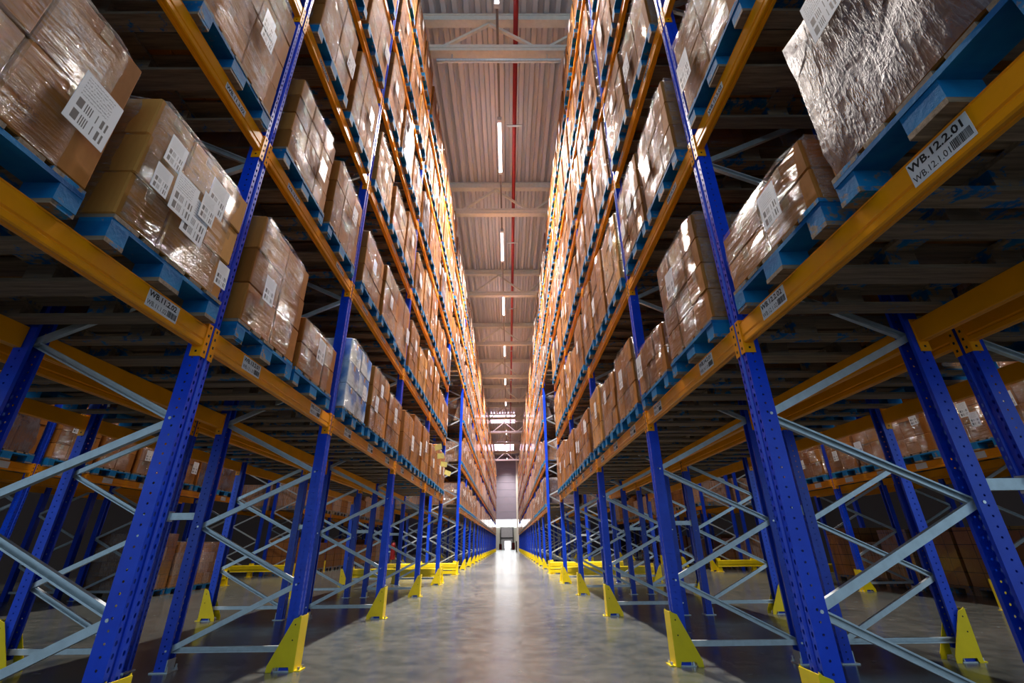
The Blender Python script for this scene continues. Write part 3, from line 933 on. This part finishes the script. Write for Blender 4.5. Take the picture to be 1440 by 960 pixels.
for n, (wgt, row, blk, b, lv, s_, Xp, yj, z, H, kind, dist) in enumerate(cands):
    X, rz, words = ROWS[row]
    W, D = .79, 1.19
    zt = z + PAL_H + .001
    if n < 298:
        rr = random.Random(n*13+7)
        ns = 2 if (blk == 1 and b < 2) else 3
        pos = ('%s bay, %s' % (ORD[b], PLACE[ns][s_])) if blk == 1 else ('%s bay past cross aisle, %s' % (ORD1[b], PLACE[3][s_ % 3].replace(' place', '')))
        if blk == 3: pos = 'over cross aisle, %s place' % ORD[s_]
        where = '%s, %s, %s' % (words, SHELF[lv], pos)
        front = row[1] == '1'
        # pallet
        full = dist < 8.2 and row[1] in '12' and lv <= 2
        lab = 'blue wooden pallet, ' + where
        if full:
            t = thing('pallet', lab, 'pallet', (Xp, yj, z), rz, 'pallets on the racks')
            for nm, dim, loc, mt in PAL:
                put(nm, pal_mesh[(nm, dim, mt)], t, (loc[0]+rr.uniform(-.004, .004)*(nm != 'block'), loc[1], loc[2]), (0, 0, rr.uniform(-.006, .006)) if nm == 'deck_board' else None)
        else:
            tag(put('pallet', pal_joined, None, (Xp, yj, z), (0, 0, rz)), lab, 'pallet', 'pallets on the racks')
        # load
        words_k, cm, wm, nx, ny, lh = KIND[kind]
        lab = words_k + ', ' + where
        rot = rz + rr.uniform(-.012, .012)
        t = thing('pallet_load', lab, 'pallet load', (Xp + into(row)*(PD/2), yj, zt), rot, 'wrapped loads on pallets')
        sgn = -1 if rz == 0 else 1      # local y that faces the camera
        tierA = (front and dist < 15.5) or (row[1] == '3' and dist < 12 and lv == 1)
        seed = n if dist < 9 else n % 5
        if tierA:
            layers = max(1, round(H/lh)); ch = H/layers
            for j in range(layers):
                for a in range(ny):
                    for c in range(nx):
                        if ny > 2 and 0 < a < ny-1 and 0 < c < nx-1 and j < layers-1: continue
                        if c == nx-1 and nx > 3 and j < layers-1 and dist > 9: continue
                        me = carton_mesh(D/nx-.006, W/ny-.006, ch-.002, cm)
                        jit = .006 if kind != 'tan' else .009
                        put('carton', me, t, (-D/2+D*(c+.5)/nx+rr.uniform(-jit, jit)*(c == 0), -W/2+W*(a+.5)/ny+rr.uniform(-jit/2, jit/2), ch*(j+.5)), (0, 0, rr.choice((0, 0, PI))))
        else:
            put('carton_stack', stack_mesh(W, D, H, 'carton_stack'), t)
        if front or row[1] == '3':
            put('stretch_wrap', wrap_mesh(W+.004, D+.004, H, seed, wm, .035 if kind == 'milky' and dist < 4 else .012 if kind == 'milky' else 0), t)
            # paper sheets under/over the film on the aisle face
            k = rr.choice((1, 1, 1, 2)) if dist < 26 else 1
            if kind == 'tan' and dist < 5:
                spots = [(-.10, .52, 1.0), (.25, .5, .8), (.0, .28, 1.15), (.12, .33, 1.1), (-.05, .40, .8), (-.30, .12, .7), (.28, .30, .7)]
            else:
                spots = [(rr.uniform(-.26, .26), H*rr.uniform(.35, .7), rr.uniform(.8, 1.1)) for _ in range(k)]
            if kind in ('milky',): spots = [(.1, H*.86, 1.1)]
            if kind == 'brown': spots = [(.27*-sgn, H*.42, 1.25)]
            for si, (yy, zz, sc) in enumerate(spots):
                zz = min(zz, H-.11*sc)
                put('shipping_label', sheet_me, t, (-D/2-.0016*si-(.030 if kind != 'milky' else .052), yy, max(zz, .1)), (rr.uniform(-.04, .04), 0, 0), (1, sc, sc))
            if rr.random() < .55 and dist < 20:
                put('shipping_label', sheet_me, t, (-D/2+rr.uniform(.15, .4), sgn*(W/2+.026), H*.6), (0, 0, sgn*PI/2), (1, .7, .6))
    else:
        s2 = into(row); x0, x1 = sorted((Xp, Xp+s2*PD))
        far_box.box(x0+.005, x1-.005, yj-W/2, yj+W/2, zt, zt+H, 0, None, True)
        for yy in (-.35, 0, .35): far_pal.box(x0, x1, yj+yy-.06, yj+yy+.06, z, z+.10)
        far_pal.box(x0, x1, yj-.4, yj+.4, z+.10, z+PAL_H)
o = put('distant_pallet_loads', far_box.mesh('distant_pallet_loads', [M['carton_stack']])); o['kind'] = 'stuff'
tag(o, 'film-wrapped brown carton loads filling the distant and hidden rack bays', 'pallet loads')
o = put('distant_pallets', far_pal.mesh('distant_pallets', [M['wood_part']])); o['kind'] = 'stuff'
tag(o, 'blue and bare wooden pallets under the distant and hidden loads', 'pallets')

# yellow paper slips hanging from the film, left rack before the cross aisle
slip = MB(); slip.box(-.002, .002, -.09, .09, -.06, .06); slip_me = slip.mesh('paper_slip', [M['yellow_paper']])
for k, (y, z) in enumerate(((10.45, 2.98), (10.9, 2.86), (11.5, 2.76), (12.3, 2.66))):
    o = put('paper_slip', slip_me, None, (XL+.175, y, z), (.35-.2*k, .1, -.95))
    tag(o, 'pale yellow paper slip stuck on wrapped load, left rack, %s from camera' % ORD[k], 'paper slip', 'yellow paper slips')

# ------------------------------------------------------------------ barriers across the rack ends, extinguisher, far details
def barrier(x0, x1, y, words, double):
    t = thing('rack_end_barrier', 'yellow steel barrier rail across the end of %s' % words, 'barrier', ((x0+x1)/2, y, 0), 0, 'yellow rack end barriers')
    hw = abs(x1-x0)/2
    p = MB()
    p.prism([(-.06,.16),(-.05,.20),(-.06,.24),(-.06,.34),(-.05,.36),(.05,.36),(.06,.34),(.06,.20),(.05,.16)], 'x', -hw, hw)
    put('rail', p.mesh('rail', [M['yellow']], fix=True), t)
    if double:
        p = MB(); p.box(-hw, hw, -.07, -.06, .04, .13); put('rail', p.mesh('rail_low', [M['yellow']]), t)
    c = MB(); c.box(-.06, .06, -.055, .055, .01, .42); c.box(-.11, .11, -.10, .10, 0, .012); c.prism([(.06,.012),(.11,.012),(.06,.3)], 'y', -.006, .006); c.prism([(-.06,.012),(-.06,.3),(-.11,.012)], 'y', -.006, .006)
    cm_ = c.mesh('barrier_post', [M['yellow']], fix=True)
    for x in (-hw+.06, 0, hw-.06):
        po = put('barrier_post', cm_, t, (x, .02, 0))
        for xx in (-.085, .085): put('anchor_bolt', gbolt, po, (xx, -.075, .006))
for y, when in ((13.35, 'before the cross aisle'), (16.85, 'past the cross aisle')):
    barrier(XR-.02, XR+2*DEP+GAP, y, 'right rack pair, ' + when, y > 15)
    barrier(XL-2*DEP-GAP, XL+.02, y, 'left rack pair, ' + when, y > 15)
    barrier(ROWS['R3'][0], ROWS['R4'][0], y, 'far right rack pair, ' + when, False)
    barrier(ROWS['L4'][0], ROWS['L3'][0], y, 'far left rack pair, ' + when, False)

t = thing('fire_extinguisher', 'red fire extinguisher hung on left rack end past cross aisle', 'extinguisher', (-4.0, 17.10, .48))
e = MB(); e.tube((0,0,0),(0,0,.46),.085,14); e.tube((0,0,.46),(0,0,.53),.085,14,0,.03); put('cylinder', e.mesh('cylinder', [M['red_pipe']], False), t)
e = MB(); e.tube((0,0,.53),(0,0,.58),.028,8); e.box(-.09,.03,-.012,.012,.58,.6); put('valve', e.mesh('valve', [M['dark']]), t)
e = MB(); e.tube((.06,-.03,.55),(.10,-.04,.35),.012,6); e.tube((.10,-.04,.35),(.09,-.04,.12),.012,6); put('hose', e.mesh('hose', [M['dark']]), t)
e = MB(); e.box(-.10,.10,.085,.095,.1,.4); e.box(-.30,-.10,.087,.093,.22,.26); put('bracket', e.mesh('bracket', [M['bolt']]), t)

e = MB(); e.box(1.12, 1.36, 69.4, 69.7, 0, 13.2); e.box(1.08, 1.40, 69.36, 69.74, 0, .05)
tag(put('steel_column', e.mesh('steel_column', [M['white_steel']])), 'tall pale steel column at the far right end of the aisle', 'column')
e = MB(); e.box(.9, 1.06, 64.0, 64.16, 0, 1.25); e.box(.86, 1.10, 63.96, 64.2, 0, .04)
tag(put('bollard', e.mesh('bollard', [M['dark']])), 'small dark bollard standing at far right end of aisle', 'bollard')
for k, (x, h_) in enumerate(((-1.75, .9), (.55, 1.1))):
    e = MB(); e.box(x, x+.5, 88, 88.5, 0, h_); e.box(x-.02, x+.52, 87.98, 88.52, h_, h_+.05)
    tag(put('red_bin', e.mesh('red_bin', [M['red_pipe']])), 'small red bin %s of the distant grey door' % ('left', 'right')[k], 'bin', 'red bins at the far door')
print('objects', len(bpy.data.objects))
